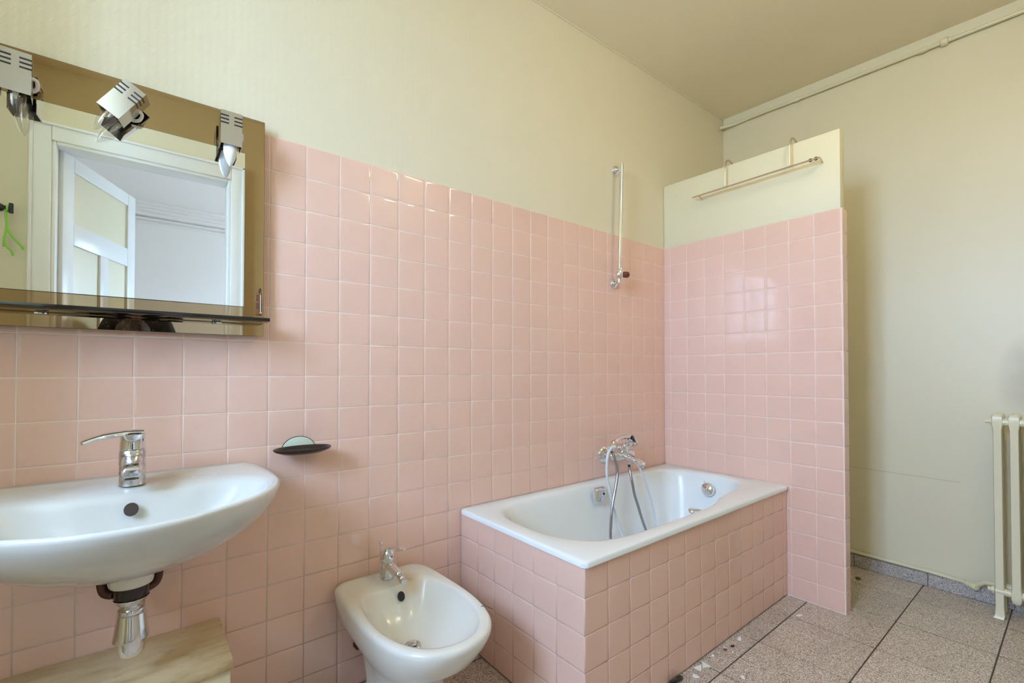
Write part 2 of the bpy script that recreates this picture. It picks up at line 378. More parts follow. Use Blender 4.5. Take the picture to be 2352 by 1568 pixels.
# partition
wall_partition = MB().box(XP + .0035, 2.252, -0.9265, 0.001, 0, TOP).build('wall_partition', M_PLASTER, smooth=False)
structure(wall_partition, 'stub partition wall at the foot of the bath, pink tiles with cream plaster top', 'wall')
b = MB(); xx0, xx1 = XP + .0015, 2.249
b.add([(xx0, -.921, TOP), (xx1, -.921, TOP), (xx1, .001, TOP), (xx0, .001, TOP), (xx0, -.921, 2.231), (xx1, -.921, 2.231), (xx1, .001, 2.247), (xx0, .001, 2.247)],
      [(3, 2, 1, 0), (4, 5, 6, 7), (0, 1, 5, 4), (1, 2, 6, 5), (2, 3, 7, 6), (3, 0, 4, 7)])
b.build('plaster_top', M_PLASTER, wall_partition, bevel=.003)
MB().box(XP + .0010, XP + .004, -.927, 0, 0, TOP).box(XP + .004, 2.2525, -.9268, -.9262, 0, TOP).build('grout', M_GROUT_CLEAN, wall_partition, smooth=False)
ped = [0.0] + [YP0 + S * k for k in range(0, 9)] + [0.9285]
lay(wall_partition, ped, zed, lambda a, z: Vector((XP, -a, z)), -PI / 2, lambda a, z: not (a < WT and z < .5))
lay(wall_partition, [XP + .0015, 2.2545], zed, lambda a, z: Vector((a, -.9285, z)), 0)

# door, its frame, and the white room behind (all seen in the mirror)
door_frame = MB().box(DX0 - .085, DX0, YB - .002, YB + .022, 0, DZ + .09).box(DX1, DX1 + .075, YB - .002, YB + .022, 0, DZ + .09).box(DX0, DX1, YB - .002, YB + .022, DZ, DZ + .09)
door_frame.box(DX0 - .001, DX0 + .018, YB - .12, YB + .01, 0, DZ).box(DX1 - .018, DX1 + .001, YB - .12, YB + .01, 0, DZ).box(DX0 + .018, DX1 - .018, YB - .12, YB + .01, DZ - .018, DZ + .001)
trim = structure(door_frame.build('trim_2', M_WHITE, bevel=.004), 'pale grey door frame around the doorway in the mirror', 'door frame')
MB().box(DX0 - .085, DX0 - .07, YB + .02, YB + .034, 0, DZ + .09).box(DX1 + .06, DX1 + .075, YB + .02, YB + .034, 0, DZ + .09).box(DX0 - .085, DX1 + .075, YB + .02, YB + .034, DZ + .075, DZ + .09).build('moulding', M_WHITE, trim, bevel=.004)
h0, h1 = Vector((-.69, -2.03, 0)), Vector((-.385, -2.71, 0)); L = (h1 - h0).length; ang = math.atan2(h1.y - h0.y, h1.x - h0.x)
door = thing('door_1', 'white panelled door standing open into the next room', 'door', h0, kind='structure')
door.rotation_euler = (0, 0, ang); bpy.context.view_layer.update()
def local(bld, name, m, par, **kw):
    o = bld.build(name, m, None, **kw); o.parent = par; return o
b = MB()
for x0, x1, z0, z1 in ((0, .094, .01, 2.345), (L - .094, L, .01, 2.345), (.094, L - .094, 2.262, 2.345), (.094, L - .094, 1.837, 1.962), (.094, L - .094, .86, .98), (.094, L - .094, .01, .2), (.347, .429, .2, .86), (.347, .429, .98, 1.837)):
    b.box(x0, x1, -.02, .02, z0, z1)
local(b, 'door_leaf', M_WHITE, door, bevel=.004)
for x0, x1, z0, z1 in ((.094, L - .094, 1.962, 2.262), (.094, .347, .98, 1.837), (.429, L - .094, .98, 1.837), (.094, .347, .2, .86), (.429, L - .094, .2, .86)):
    local(MB().box(x0 - .004, x1 + .004, -.008, .008, z0 - .004, z1 + .004), 'panel', M_PANEL, door)
local(MB().tube([(L - .05, .02, 1.03), (L - .05, .065, 1.03), (L - .15, .068, 1.03)], .009).tube([(L - .05, -.02, 1.03), (L - .05, -.065, 1.03), (L - .15, -.068, 1.03)], .009), 'door_handle', M_CHROME, door)
# adjoining room
RX0, RX1, RY, RZ = -2.2, 2.5, -4.9, 2.93
structure(MB().box(RX0 - .15, RX1 + .15, RY - .15, YB - .12, -.12, 0.0).build('floor_2', M_WOODFLOOR, smooth=False), 'brown wooden floor of the next room', 'floor')
structure(MB().box(RX0 - .15, RX1 + .15, RY - .15, YB - .12, RZ, RZ + .2).build('ceiling_2', M_WHITEWALL, smooth=False), 'white ceiling of the next room seen in the mirror', 'ceiling')
structure(MB().box(RX0 - .15, RX1 + .15, RY - .15, RY, 0, RZ).build('wall_far', M_WHITEWALL, smooth=False), 'white far wall of the next room seen in the mirror', 'wall')
structure(MB().box(RX0 - .15, RX0, RY, YB - .12, 0, RZ).build('wall_far_side', M_WHITEWALL, smooth=False), 'white side wall of the next room', 'wall')
b = MB(); b.box(RX1, RX1 + .15, RY, -4.05, 0, RZ).box(RX1, RX1 + .15, -3.15, YB - .12, 0, RZ).box(RX1, RX1 + .15, -4.05, -3.15, 0, 1.0).box(RX1, RX1 + .15, -4.05, -3.15, 2.3, RZ)
structure(b.build('wall_far_window', M_WHITEWALL, smooth=False), 'white window wall of the next room', 'wall')
structure(MB().box(XL - .4, RX0, YB - .14, YB - .12, 0, RZ).box(RX0, DX0 - .001, YB - .135, YB - .12, 0, RZ).box(DX1 + .001, RX1, YB - .135, YB - .12, 0, RZ).box(DX0 - .001, DX1 + .001, YB - .135, YB - .12, DZ + .001, RZ).build('wall_near', M_WHITEWALL, smooth=False), 'white back side of the doorway wall', 'wall')
b = MB()
for dz, dep, hh in ((0, .20, .03), (.03, .15, .022), (.052, .11, .03), (.082, .06, .035), (.135, .03, .02), (.175, .018, .02)):
    b.box(RX0, RX1, RY - .001, RY + dep, RZ - dz - hh, RZ - dz)
structure(b.build('trim_3', M_WHITEWALL, bevel=.006), 'white stepped cornice of the next room seen in the mirror', 'cornice')
def casement(name, label, lo, hi, x, inner, depth):
    """window in a wall facing X: frame, two sashes of bars, panes, a knob"""
    w = thing(name, label, 'window', (x, (lo[0] + hi[0]) / 2, lo[1]), kind='structure')
    y0, z0 = lo; y1, z1 = hi; t = .05; ym = (y0 + y1) / 2; f = MB()
    for a, bb, c, d in ((y0, y0 + t, z0, z1), (y1 - t, y1, z0, z1), (y0 + t, y1 - t, z0, z0 + t), (y0 + t, y1 - t, z1 - t, z1), (ym - t * .7, ym + t * .7, z0 + t, z1 - t)):
        f.box(x - .03, x + .03, a, bb, c, d)
    f.build('window_frame', M_WHITE, w, bevel=.004)
    for a, bb in ((y0 + t, ym - t * .7), (ym + t * .7, y1 - t)):
        MB().box(x - .003, x + .003, a - .004, bb + .004, z0 + t - .004, z1 - t + .004).build('pane', M_GLASS, w, smooth=False)
    MB().lathe([(.0, 0), (.012, .002), (.008, .02), (.018, .035), (.014, .05), (0, .054)], (x + .03 * inner, ym, z0 + (z1 - z0) * .45), (inner, 0, 0)).build('window_knob', M_BRASSY, w)
    return w
casement('window_1', 'white two-leaf window that lights the bathroom', (WIN_Y0, WIN_Z0), (WIN_Y1, WIN_Z1), XL - .28, 1, .3)
casement('window_2', 'white two-leaf window of the next room', (-4.05, 1.0), (-3.15, 2.3), RX1 + .1, -1, .15)

# skirting stones, trim bands, pipes on the right wall
bb = thing('baseboard_right', 'grey granite skirting stones along the cream wall', 'baseboard', (2.86, -1, 0), kind='structure')
YS = [0.0, -0.18, -0.482, -0.784, -1.098, -1.40, -1.70, YB + .001]
for i in range(len(YS) - 1):
    MB().box(2.852, 2.8745, YS[i + 1] + .0012, YS[i] - .0012, .001, .066).build('stone', M_PLINTH, bb, bevel=.0012, seg=1)
b = MB(); n = 8
for i in range(n):
    ya, yb = -1.95 * i / n, -1.95 * (i + 1) / n
    za, zb = ceil_z(2.95, ya), ceil_z(2.95, yb)
    b.add([(2.947, ya, za + .004), (2.97, ya, za + .004), (2.97, yb, zb + .004), (2.947, yb, zb + .004), (2.944, ya, za - .058), (2.97, ya, za - .058), (2.97, yb, zb - .058), (2.944, yb, zb - .058)],
          [(3, 2, 1, 0), (4, 5, 6, 7), (0, 1, 5, 4), (1, 2, 6, 5), (2, 3, 7, 6), (3, 0, 4, 7)])
structure(b.build('trim_1', M_TRIM, smooth=False), 'pale painted strip between ceiling and pipe on the right wall', 'trim')
b = MB(); b.tube([(XL, 0.0, ceil_z(XL, 0) - .003), (2.95, 0.0, ceil_z(2.95, 0) - .003)], .004, 6)
structure(b.build('trim_4', M_TRIM), 'thin pale bead where the wallpaper meets the ceiling', 'trim')
def pz(y): return ceil_z(2.95, y) - .068
pipe = thing('heating_pipe', 'cream painted pipe running just under the ceiling on the right wall', 'pipe', (2.935, -1, pz(-1)))
MB().tube(spline([(2.935, -1.94, pz(-1.94)), (2.935, -1.2, pz(-1.2)), (2.936, -.6, pz(-.6)), (2.937, -.2, pz(-.2) + .002), (2.932, -.09, pz(-.09) - .004), (2.905, -.03, pz(0) - .012), (2.885, -.002, pz(0) - .016)], 6), .0095, 12).build('pipe', M_PIPE, pipe)
for y, r, hw in ((-.484, .0135, .016), (-1.094, .0145, .022), (-1.178, .021, .016)):
    MB().lathe([(.0095, -hw), (r * .9, -hw * .8), (r, -hw * .3), (r, hw * .3), (r * .9, hw * .8), (.0095, hw)], (2.935, y, pz(y)), (0, 1, 0), 16).build('coupling', M_PIPE, pipe)
for y in (-.484, -1.6):
    MB().tube([(2.935, y, pz(y) + .01), (2.953, y, pz(y) + .016)], .004, 8).build('pipe_clip', M_PIPE, pipe)
pipe2 = thing('heating_pipe', 'cream painted pipe running along the top of the granite skirting to the radiator', 'pipe', (2.856, -1, .08))
MB().tube(spline([(2.858, -.003, .088), (2.858, -.5, .084), (2.857, -.8, .081), (2.857, -1.1, .077), (2.855, -1.2, .073), (2.84, -1.245, .075)], 6), .009, 12).build('pipe', M_PIPE, pipe2)
MB().lathe([(.009, 0), (.014, .004), (.015, .02), (.0105, .024), (.0105, .034), (.016, .038), (.017, .06), (.012, .066)], (2.843, -1.235, .0745), (-.9, -1.0, .05), 8).build('valve', M_PIPE, pipe2)

# cast iron radiator
rad = thing('radiator', 'cream painted cast iron radiator on the right wall', 'radiator', (2.76, -1.5, 0))
def column(x, y, z0, z1, leg):
    pts = [(x - .016, y - .0135), (x - .011, y - .016), (x + .011, y - .016), (x + .016, y - .0135), (x + .016, y + .0135), (x + .011, y + .016), (x - .011, y + .016), (x - .016, y + .0135)]
    def rr(s, z): return [Vector((x + (p[0] - x) * s, y + (p[1] - y) * s, z)) for p in pts]
    rings = [rr(.55, z0), rr(.85, z0 + .006), rr(1.1, z0 + .02), rr(1.12, z0 + .045), rr(.92, z0 + .07), rr(.9, z1 - .075), rr(1.12, z1 - .05), rr(1.15, z1 - .018), rr(.95, z1 - .005), rr(.6, z1)]
    if leg: rings = [[v + Vector((-.005, .004, 0)) for v in rr(1.15, .0)], rr(1.1, .012), rr(.9, .05)] + rings[4:]
    return MB().loft(rings)
for k in range(8):
    y = -1.366 - .0515 * k
    s = column(2.712, y, .078, .916, k in (0, 7)).build('section', M_PIPE, rad)
    column(2.79, y, .078, .916, k in (0, 7)).build('rear_column', M_PIPE, s)
    MB().loft([[Vector((xx, y + dy, zz)) for xx, zz in ((2.712, .868), (2.79, .868), (2.79, .905), (2.712, .905))] for dy in (-.011, .011)]).build('web', M_PIPE, s)
for z in (.878, .118):
    for x in (2.712, 2.79):
        MB().tube([(x, -1.352, z), (x, -1.75, z)], .0165, 14).build('hub', M_PIPE, rad)
    MB().lathe([(.0, 0), (.010, .001), (.010, .012), (.016, .013), (.016, .022), (.019, .024)], (2.712, -1.327, z), (0, -1, 0), 6).build('plug', M_PIPE, rad)
MB().tube([(2.79, -1.35, .118), (2.79, -1.31, .115), (2.81, -1.285, .085), (2.833, -1.272, .075)], .011, 10).build('inlet', M_PIPE, rad)
for yy in (-1.45, -1.66):
    MB().tube([(2.79, yy, .86), (2.892, yy, .86)], .006, 8).build('wall_bracket', M_PIPE, rad)

# ------------------------------------------------------------------ bathtub in its tiled surround
RIM = 0.543
tub = thing('bathtub', 'white enamel bathtub set in a pink tiled surround', 'bathtub', (1.45, -.35, .1))
outer = densify(rrect(XC - .008, XP - .003, -WT - .009, -.003, .018), .03)
c0 = (1.45, -.34)
opening = [(v.x, v.y) for v in spline([(.785, -.345, 0), (.80, -.2, 0), (.86, -.105, 0), (1.0, -.066, 0), (1.3, -.06, 0), (1.7, -.06, 0), (2.0, -.075, 0), (2.095, -.13, 0), (2.125, -.26, 0), (2.12, -.42, 0), (2.065, -.505, 0), (1.96, -.552, 0), (1.82, -.565, 0), (1.72, -.582, 0), (1.62, -.612, 0), (1.5, -.626, 0), (1.2, -.628, 0), (1.0, -.618, 0), (.875, -.57, 0), (.805, -.475, 0)], 8, True)]
bottom = [(v.x, v.y) for v in spline([(1.15, -.34, 0), (1.2, -.2, 0), (1.4, -.165, 0), (1.75, -.165, 0), (1.95, -.2, 0), (2.0, -.34, 0), (1.95, -.47, 0), (1.75, -.51, 0), (1.4, -.51, 0), (1.2, -.47, 0)], 8, True)]
A = polar_match(outer, opening, c0); B_ = polar_match(outer, bottom, c0)
def shrink(p, d): return [(x + (d if x < c0[0] - .5 else (-d if x > c0[0] + .5 else 0)) , y + (d if y < c0[1] else -d)) for x, y in p]
rr_ = [ring(shrink(outer, .012), RIM - .02), ring(outer, RIM - .019), ring(outer, RIM - .006), ring(lerp2(outer, A, .04), RIM - .0015), ring(lerp2(outer, A, .10), RIM), ring(lerp2(outer, A, .85), RIM - .002),
       ring(A, RIM - .006), ring(lerp2(A, B_, .04), RIM - .016), ring(lerp2(A, B_, .10), RIM - .04), ring(lerp2(A, B_, .2), RIM - .10), ring(lerp2(A, B_, .4), .33), ring(lerp2(A, B_, .62), .22), ring(lerp2(A, B_, .82), .165), ring(B_, .142), ring(lerp2(B_, [c0] * len(B_), .4), .136), ring(lerp2(B_, [c0] * len(B_), .98), .134)]
MB().loft(rr_, cap0=False).build('tub_shell', M_ENAMEL, tub, angle=60)
MB().lathe([(.0, 0), (.034, 0), (.0365, .006), (.034, .016), (.022, .024), (0, .027)], (2.083, -.335, .468), (-1, 0, .18), 28).build('overflow_knob', M_CHROME, tub)
MB().tube([(2.068, -.325, .500), (2.062, -.323, .514)], .003, 8).build('knob_pin', M_CHROME, tub)
MB().lathe([(.03, 0), (.031, .003), (.02, .005), (0, .004)], (1.9, -.34, .139), (0, 0, 1), 24).build('drain', M_CHROME, tub)
# two chromed hand grips on the inner sides
def grip(x, y, z, sgn, label):
    g = thing('grip_handle', label, 'bath handle', (x, y, z))
    prof = [(-.040, .034), (.034, .034), (.040, .02), (.012, -.040), (-.012, -.047), (-.036, -.036)]
    def rg(sc_, off): return [Vector((x + px * sc_, y + sgn * off, z + pz_ * sc_)) for px, pz_ in prof]
    MB().loft([rg(1.0, 0), rg(1.0, .012), rg(.82, .028), rg(.6, .031)]).build('grip_body', M_CHROME, g, bevel=.004)
    MB().lathe([(.0, 0), (.0055, 0), (.006, .003), (.003, .004), (.0, .002)], (x + .010, y + sgn * .031, z + .004), (0, sgn, 0), 12).build('screw', M_BLACK, g)
    return g
grip(1.466, -.0885, .497, -1, 'chrome hand grip on the wall side of the bath')
g = thing('grip_handle', 'chrome loop grip inside the near edge of the bath', 'bath handle', (1.56, -.60, .46))
MB().tube(spline([(1.52, -.601, .497), (1.50, -.575, .515), (1.515, -.56, .517), (1.56, -.56, .509), (1.60, -.565, .494), (1.61, -.585, .474), (1.60, -.596, .469)], 6), .0075, 10).build('grip_loop', M_CHROME, g)
MB().lathe([(.0, 0), (.014, 0), (.015, .003), (.0, .006)], (1.55, -.606, .475), (0, 1, 0), 16).build('grip_plate', M_BRASSY, g)

sur = thing('tub_surround', 'pink tiled masonry front and end panels holding the bath', 'bath panel', (1.45, -WT, 0))
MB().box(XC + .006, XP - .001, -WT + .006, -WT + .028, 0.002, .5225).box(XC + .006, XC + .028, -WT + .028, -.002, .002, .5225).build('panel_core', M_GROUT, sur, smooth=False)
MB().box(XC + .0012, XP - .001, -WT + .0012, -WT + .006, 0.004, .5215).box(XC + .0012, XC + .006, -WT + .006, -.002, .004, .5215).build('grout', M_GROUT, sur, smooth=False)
zt = [.006] + [TOP - S * k for k in (16, 15, 14, 13)] + [.5222]
lay(sur, [XC] + [XC + .1079 + S * k for k in range(13)] + [XP - .001], zt, lambda a, z: Vector((a, -WT, z)), 0)
lay(sur, [.002] + [WT - .1207 - S * k for k in range(4, -1, -1)] + [WT], zt, lambda a, z: Vector((XC, -a, z)), -PI / 2)

# bath mixer, hand shower, hoses
mx = thing('bath_mixer', 'chrome wall mixer tap over the bath', 'tap', (1.69, 0, .66))
for x in (1.617, 1.767):
    e = MB().lathe([(.0, 0), (.044, 0), (.045, .004), (.040, .012), (.025, .018), (.019, .021), (.019, .05)], (x, -.0005, .662), (0, -1, 0), 28).build('escutcheon', M_CHROME, mx)
MB().tube(spline([(1.617, -.045, .662), (1.617, -.064, .662), (1.63, -.07, .662), (1.69, -.072, .662), (1.755, -.07, .662), (1.767, -.064, .662), (1.767, -.045, .662)], 6), [.020] * 6 + [.0205] * 6 + [.024] * 6 + [.024] * 6 + [.0205] * 6 + [.020] * 7, 18).build('mixer_body', M_CHROME, mx)
MB().tube(spline([(1.692, -.07, .662), (1.692, -.12, .655), (1.692, -.17, .640), (1.692, -.195, .628)], 8), [.022] * 8 + [.020] * 8 + [.018] * 9, 18, flat=(1.1, .8)).lathe([(.0, 0), (.012, 0), (.0125, .012), (.010, .02)], (1.692, -.186, .612), (0, 0, 1), 18).build('spout', M_CHROME, mx)
MB().lathe([(.020, 0), (.022, .006), (.022, .024), (.027, .028), (.027, .040), (.018, .048), (0, .050)], (1.692, -.075, .675), (0, -.1, 1), 24).build('cartridge', M_CHROME, mx)
MB().tube(spline([(1.692, -.080, .716), (1.694, -.105, .725), (1.697, -.13, .731), (1.699, -.146, .730)], 5), [.020] * 5 + [.017] * 5 + [.013] * 5 + [.010], 12, flat=(1.0, .5)).build('lever', M_CHROME, mx)
MB().lathe([(.008, 0), (.009, .012), (.007, .014), (.010, .02), (.010, .03)], (1.692, -.11, .618), (0, 0, 1), 14).build('hose_outlet', M_CHROME, mx)
MB().tube(spline([(1.635, -.07, .680), (1.632, -.068, .70), (1.628, -.062, .716)], 5), .009, 10).tube(spline([(1.610, -.075, .722), (1.625, -.055, .714), (1.645, -.075, .719)], 6), .005, 8).build('cradle', M_CHROME, mx)
hs = thing('hand_shower', 'chrome hand shower lying on top of the bath mixer', 'shower head', (1.62, -.09, .72))
MB().tube(spline([(1.535, -.108, .720), (1.560, -.102, .731), (1.605, -.094, .749), (1.655, -.088, .759), (1.705, -.088, .756), (1.740, -.092, .739), (1.764, -.098, .711)], 6), [.0105] * 6 + [.0125] * 6 + [.0145] * 6 + [.015] * 6 + [.018] * 6 + [.0225] * 6 + [.015], 16, flat=(1.0, .8)).build('handle', M_CHROME, hs)
MB().lathe([(.0, 0), (.021, 0), (.0225, .004), (.018, .008), (0, .009)], (1.732, -.108, .741), (.45, -.75, .42), 26, 1.0, 1.25).build('spray_face', M_BLACK, hs)
MB().lathe([(.0125, 0), (.0145, .002), (.0145, .018), (.0125, .020)], (1.570, -.100, .735), (.9, .15, .32), 14).build('collar', M_BRASSY, hs)
def ribbed(pts, r, per):
    P = spline(pts, per); R = [r * (1.0 if i % 2 else .80) for i in range(len(P))]
    return MB().tube(P, R, 8)
tag(ribbed([(1.528, -.124, .705), (1.536, -.132, .690), (1.541, -.142, .655), (1.545, -.15, .601), (1.524, -.155, .53), (1.494, -.16, .45), (1.475, -.165, .37), (1.466, -.172, .28), (1.475, -.20, .20), (1.53, -.24, .165), (1.64, -.28, .154), (1.74, -.28, .155), (1.79, -.24, .17), (1.785, -.185, .21), (1.761, -.165, .271), (1.735, -.156, .34), (1.711, -.15, .409), (1.690, -.144, .47), (1.681, -.138, .525), (1.684, -.122, .58), (1.692, -.11, .605), (1.692, -.11, .6165)], .0078, 16).build('shower_hose', M_HOSE, angle=80),
    'grey metal ribbed shower hose looping from the bath mixer into the tub', 'hose')
tag(MB().tube(spline([(1.555, -.130, .727), (1.521, -.13, .722), (1.492, -.132, .69), (1.484, -.132, .606), (1.501, -.132, .528), (1.522, -.14, .441), (1.544, -.155, .343), (1.566, -.175, .275), (1.61, -.24, .195), (1.68, -.33, .158), (1.76, -.37, .153), (1.84, -.35, .156), (1.858, -.28, .18), (1.83, -.205, .225), (1.807, -.195, .281), (1.802, -.18, .372), (1.778, -.17, .47), (1.74, -.165, .554), (1.712, -.163, .60), (1.700, -.160, .625)], 8), .0062, 10).build('plastic_hose', M_HOSE_T),
    'translucent pale blue plastic hose hanging over the bath mixer', 'hose')

# shower rail
sr = thing('shower_rail', 'chrome shower rail fixed upright on the wall above the bath', 'shower rail', (1.70, 0, 1.6))
for x, z, dz in ((1.726, 2.221, -.012), (1.704, 1.588, .010)):
    MB().lathe([(.0, 0), (.0255, 0), (.0265, .004), (.021, .013), (.012, .018)], (x, .0025 if z > 2 else -.0005, z), (0, -1, 0), 24).build('rosette', M_CHROME, sr)
    MB().tube([(x, -.01, z), (x - .018, -.05, z + dz * .5), (x - .022, -.066, z + dz * .5)], .0085, 14).build('bracket_arm', M_CHROME, sr)
MB().tube([(1.702, -.060, 2.232), (1.678, -.060, 1.583)], .0102, 16).build('rail', M_CHROME, sr)
sl = MB().lathe([(.0, -.028), (.012, -.026), (.019, -.012), (.020, .008), (.013, .024), (.0105, .032)], (1.681, -.060, 1.628), (0, 0, 1), 20).tube([(1.690, -.072, 1.63), (1.692, -.074, 1.668)], .004, 8).build('slider', M_CHROME, sr)
MB().lathe([(.010, 0), (.014, .006), (.0165, .010), (.0165, .032), (.014, .036), (0, .037)], (1.698, -.066, 1.628), (.9, -.35, .02), 20).build('slider_knob', M_REDBROWN, sl)

# towel hanger over the partition
th = thing('towel_hanger', 'thin metal towel hanger hooked over the top of the partition', 'towel hanger', (2.15, -.53, 2.1))
for y in (-.405, -.727):
    pz0 = 2.247 - .0174 * (-y - .0) - .001
    MB().tube(spline([(2.150, y, 2.112), (2.150, y, 2.15), (2.152, y, 2.21), (2.165, y, pz0 + .012), (2.195, y, pz0 + .027), (2.235, y, pz0 + .018), (2.258, y, pz0 - .02), (2.2565, y, pz0 - .06)], 6), .0052, 10, flat=(1, .7)).build('hook', M_BRASSY, th)
for dx, dz in ((0, 0), (-.016, -.006)):
    MB().tube([(2.150 + dx, -.215 + dx * 2, 2.107 + dz), (2.150 + dx, -.855, 2.107 + dz)], .0042, 10).build('rail', M_BRASSY, th)
for y in (-.25, -.852):
    MB().tube(spline([(2.134, y, 2.101), (2.150, y, 2.107), (2.17, y, 2.103), (2.186, y, 2.094)], 4), .0042, 8).build('spacer', M_BRASSY, th)
for y in (-.815, -.838):
    MB().lathe([(.0042, -.006), (.008, -.005), (.008, .005), (.0042, .006)], (2.150, y, 2.107), (0, 1, 0), 12).build('end_nut', M_COPPER, th)

# ------------------------------------------------------------------ bidet and its tap
bd = thing('bidet', 'white pedestal bidet standing between washbasin and bath', 'bidet', (.357, -.25, 0))
cx = .357
half = [(0, -.006), (.105, -.006), (.138, -.014), (.162, -.045), (.171, -.10), (.175, -.22), (.176, -.34), (.165, -.44), (.138, -.52), (.085, -.577), (0, -.598)]
bo = [(v.x, v.y) for v in spline([(cx + x, y, 0) for x, y in half] + [(cx - x, y, 0) for x, y in reversed(half[1:-1])], 6, True)]
bc = (cx, -.32)
hin = [(0, -.155), (.07, -.152), (.115, -.175), (.140, -.25), (.146, -.34), (.136, -.43), (.105, -.505), (.06, -.548), (0, -.562)]
bi = [(v.x, v.y) for v in spline([(cx + x, y, 0) for x, y in hin] + [(cx - x, y, 0) for x, y in reversed(hin[1:-1])], 6, True)]
bi = polar_match(bo, bi, bc)
def bsc(p, sx_, y_back, y_front):
    """squeeze the outline: width by sx_, depth into y_back..y_front"""
    return [(cx + (x - cx) * sx_, y_back + (y + .006) / (-.592) * (y_front - y_back)) for x, y in p]
HB = .387
drain_c = (cx - .009, -.31)
rings = [ring(bsc(bo, .62, -.13, -.41), .0), ring(bsc(bo, .60, -.13, -.395), .02), ring(bsc(bo, .56, -.13, -.38), .12), ring(bsc(bo, .60, -.11, -.40), .19), ring(bsc(bo, .74, -.05, -.47), .235), ring(bsc(bo, .88, -.008, -.54), .285), ring(bsc(bo, .965, -.006, -.58), .335), ring(bo, .368), ring(bo, .378), ring(lerp2(bo, bi, .10), HB - .003), ring(lerp2(bo, bi, .25), HB), ring(lerp2(bo, bi, .75), HB - .002),
         ring(lerp2(bo, bi, .95), HB - .004), ring(bi, HB - .010), ring(lerp2(bi, [drain_c] * len(bi), .05), HB - .022), ring(lerp2(bi, [drain_c] * len(bi), .16), HB - .055), ring(lerp2(bi, [drain_c] * len(bi), .34), HB - .092), ring(lerp2(bi, [drain_c] * len(bi), .58), HB - .117), ring(lerp2(bi, [drain_c] * len(bi), .8), HB - .126), ring(lerp2(bi, [drain_c] * len(bi), .97), HB - .129)]
MB().loft(rings).build('bidet_body', M_BIDET, bd, angle=70)
MB().lathe([(.0, .001), (.012, .001), (.016, .004), (.024, .004), (.0255, .002), (.0255, -.004)], (drain_c[0], drain_c[1], .260), (0, 0, 1), 24).lathe([(.0, 0), (.013, 0), (.012, .006), (0, .008)], (drain_c[0], drain_c[1], .263), (0, .15, 1), 18).build('drain', M_CHROME_W, bd)
MB().lathe([(.0, .0), (.0125, .0), (.0125, .002), (.0, .002)], (cx + .016, -.1745, .352), (0, -.9, .42), 20, 1.0, 1.25).build('overflow_hole', M_BLACK, bd)
bt = thing('bidet_tap', 'small chrome mixer tap on the bidet', 'tap', (.362, -.088, HB))
tx, ty = .362, -.088
MB().lathe([(.0, 0), (.0225, 0), (.023, .003), (.0215, .006), (.0215, .055), (.023, .06), (.023, .066)], (tx, ty, HB - .001), (0, 0, 1), 28).build('tap_body', M_CHROME_W, bt)
MB().lathe([(.0225, 0), (.0235, .006), (.022, .022), (.015, .034), (.0, .040)], (tx, ty, HB + .066), (0, -.12, 1), 26, 1.05, 1.05).build('tap_head', M_CHROME, bt)
MB().tube(spline([(tx, ty + .012, HB + .094), (tx + .004, ty - .03, HB + .113), (tx + .010, ty - .075, HB + .126), (tx + .014, ty - .108, HB + .127)], 6), [.015] * 6 + [.013] * 6 + [.0095] * 6 + [.007], 12, flat=(1.0, .38)).build('lever', M_CHROME, bt)
MB().tube(spline([(tx, ty - .005, HB + .046), (tx + .004, ty - .05, HB + .042), (tx + .007, ty - .085, HB + .034)], 6), [.017] * 6 + [.0155] * 6 + [.013], 16).build('spout', M_CHROME, bt)
MB().lathe([(.0, -.010), (.009, -.008), (.0125, 0), (.0125, .012), (.0115, .014), (.0125, .016), (.0125, .026), (.0, .026)], (tx + .0075, ty - .090, HB + .032), (.05, -.8, -.42), 18).build('aerator', M_CHROME_W, bt)
MB().lathe([(.0, 0), (.0045, 0), (.004, .0015), (0, .002)], (tx + .004, ty - .0236, HB + .080), (.1, -1, .12), 14).build('temperature_dot', mat('red_mark', (.45, .03, .03), .3), bt)
MB().tube([(tx - .012, ty + .03, HB), (tx - .012, ty + .03, HB + .105)], .0028, 8).lathe([(.003, 0), (.005, .006), (.0065, .014), (.005, .018), (0, .019)], (tx - .012, ty + .03, HB + .103), (0, 0, 1), 12).build('pop_up_rod', M_CHROME, bt)
bv = thing('supply_pipe', 'old dark metal supply pipe and valve behind the bidet foot', 'pipe', (.30, -.03, .12))
MB().lathe([(.014, 0), (.018, .004), (.018, .02), (.011, .024), (.011, .05)], (.288, -.0005, .152), (.15, -1, -.1), 10).build('valve', M_COPPER, bv)
MB().tube(spline([(.294, -.045, .148), (.31, -.06, .135), (.325, -.06, .11), (.335, -.055, .085)], 6), .0085, 10).build('pipe', M_CHROME_W, bv)
MB().lathe([(.012, 0), (.0155, .003), (.0155, .018), (.010, .022)], (.326, -.059, .116), (.4, .1, -1), 6).build('nut', M_CHROME_W, bv)
MB().tube(spline([(.334, -.055, .09), (.342, -.05, .05), (.345, -.05, .002)], 6), .009, 10).build('pipe', M_COPPER, bv)
M_HAIR = mat('brown_debris', (.10, .07, .05), .8)
tag(MB().tube(spline([(.506, -.452, HB), (.515, -.462, HB + .002), (.520, -.476, HB + .001), (.518, -.483, HB + .003), (.524, -.489, HB + .001)], 4), .0009, 5).tube(spline([(.515, -.462, HB), (.518, -.472, HB + .003), (.522, -.478, HB)], 4), .0008, 5).build('hair_strand', M_HAIR), 'short dark strand of dirt lying on the bidet rim', 'hair')

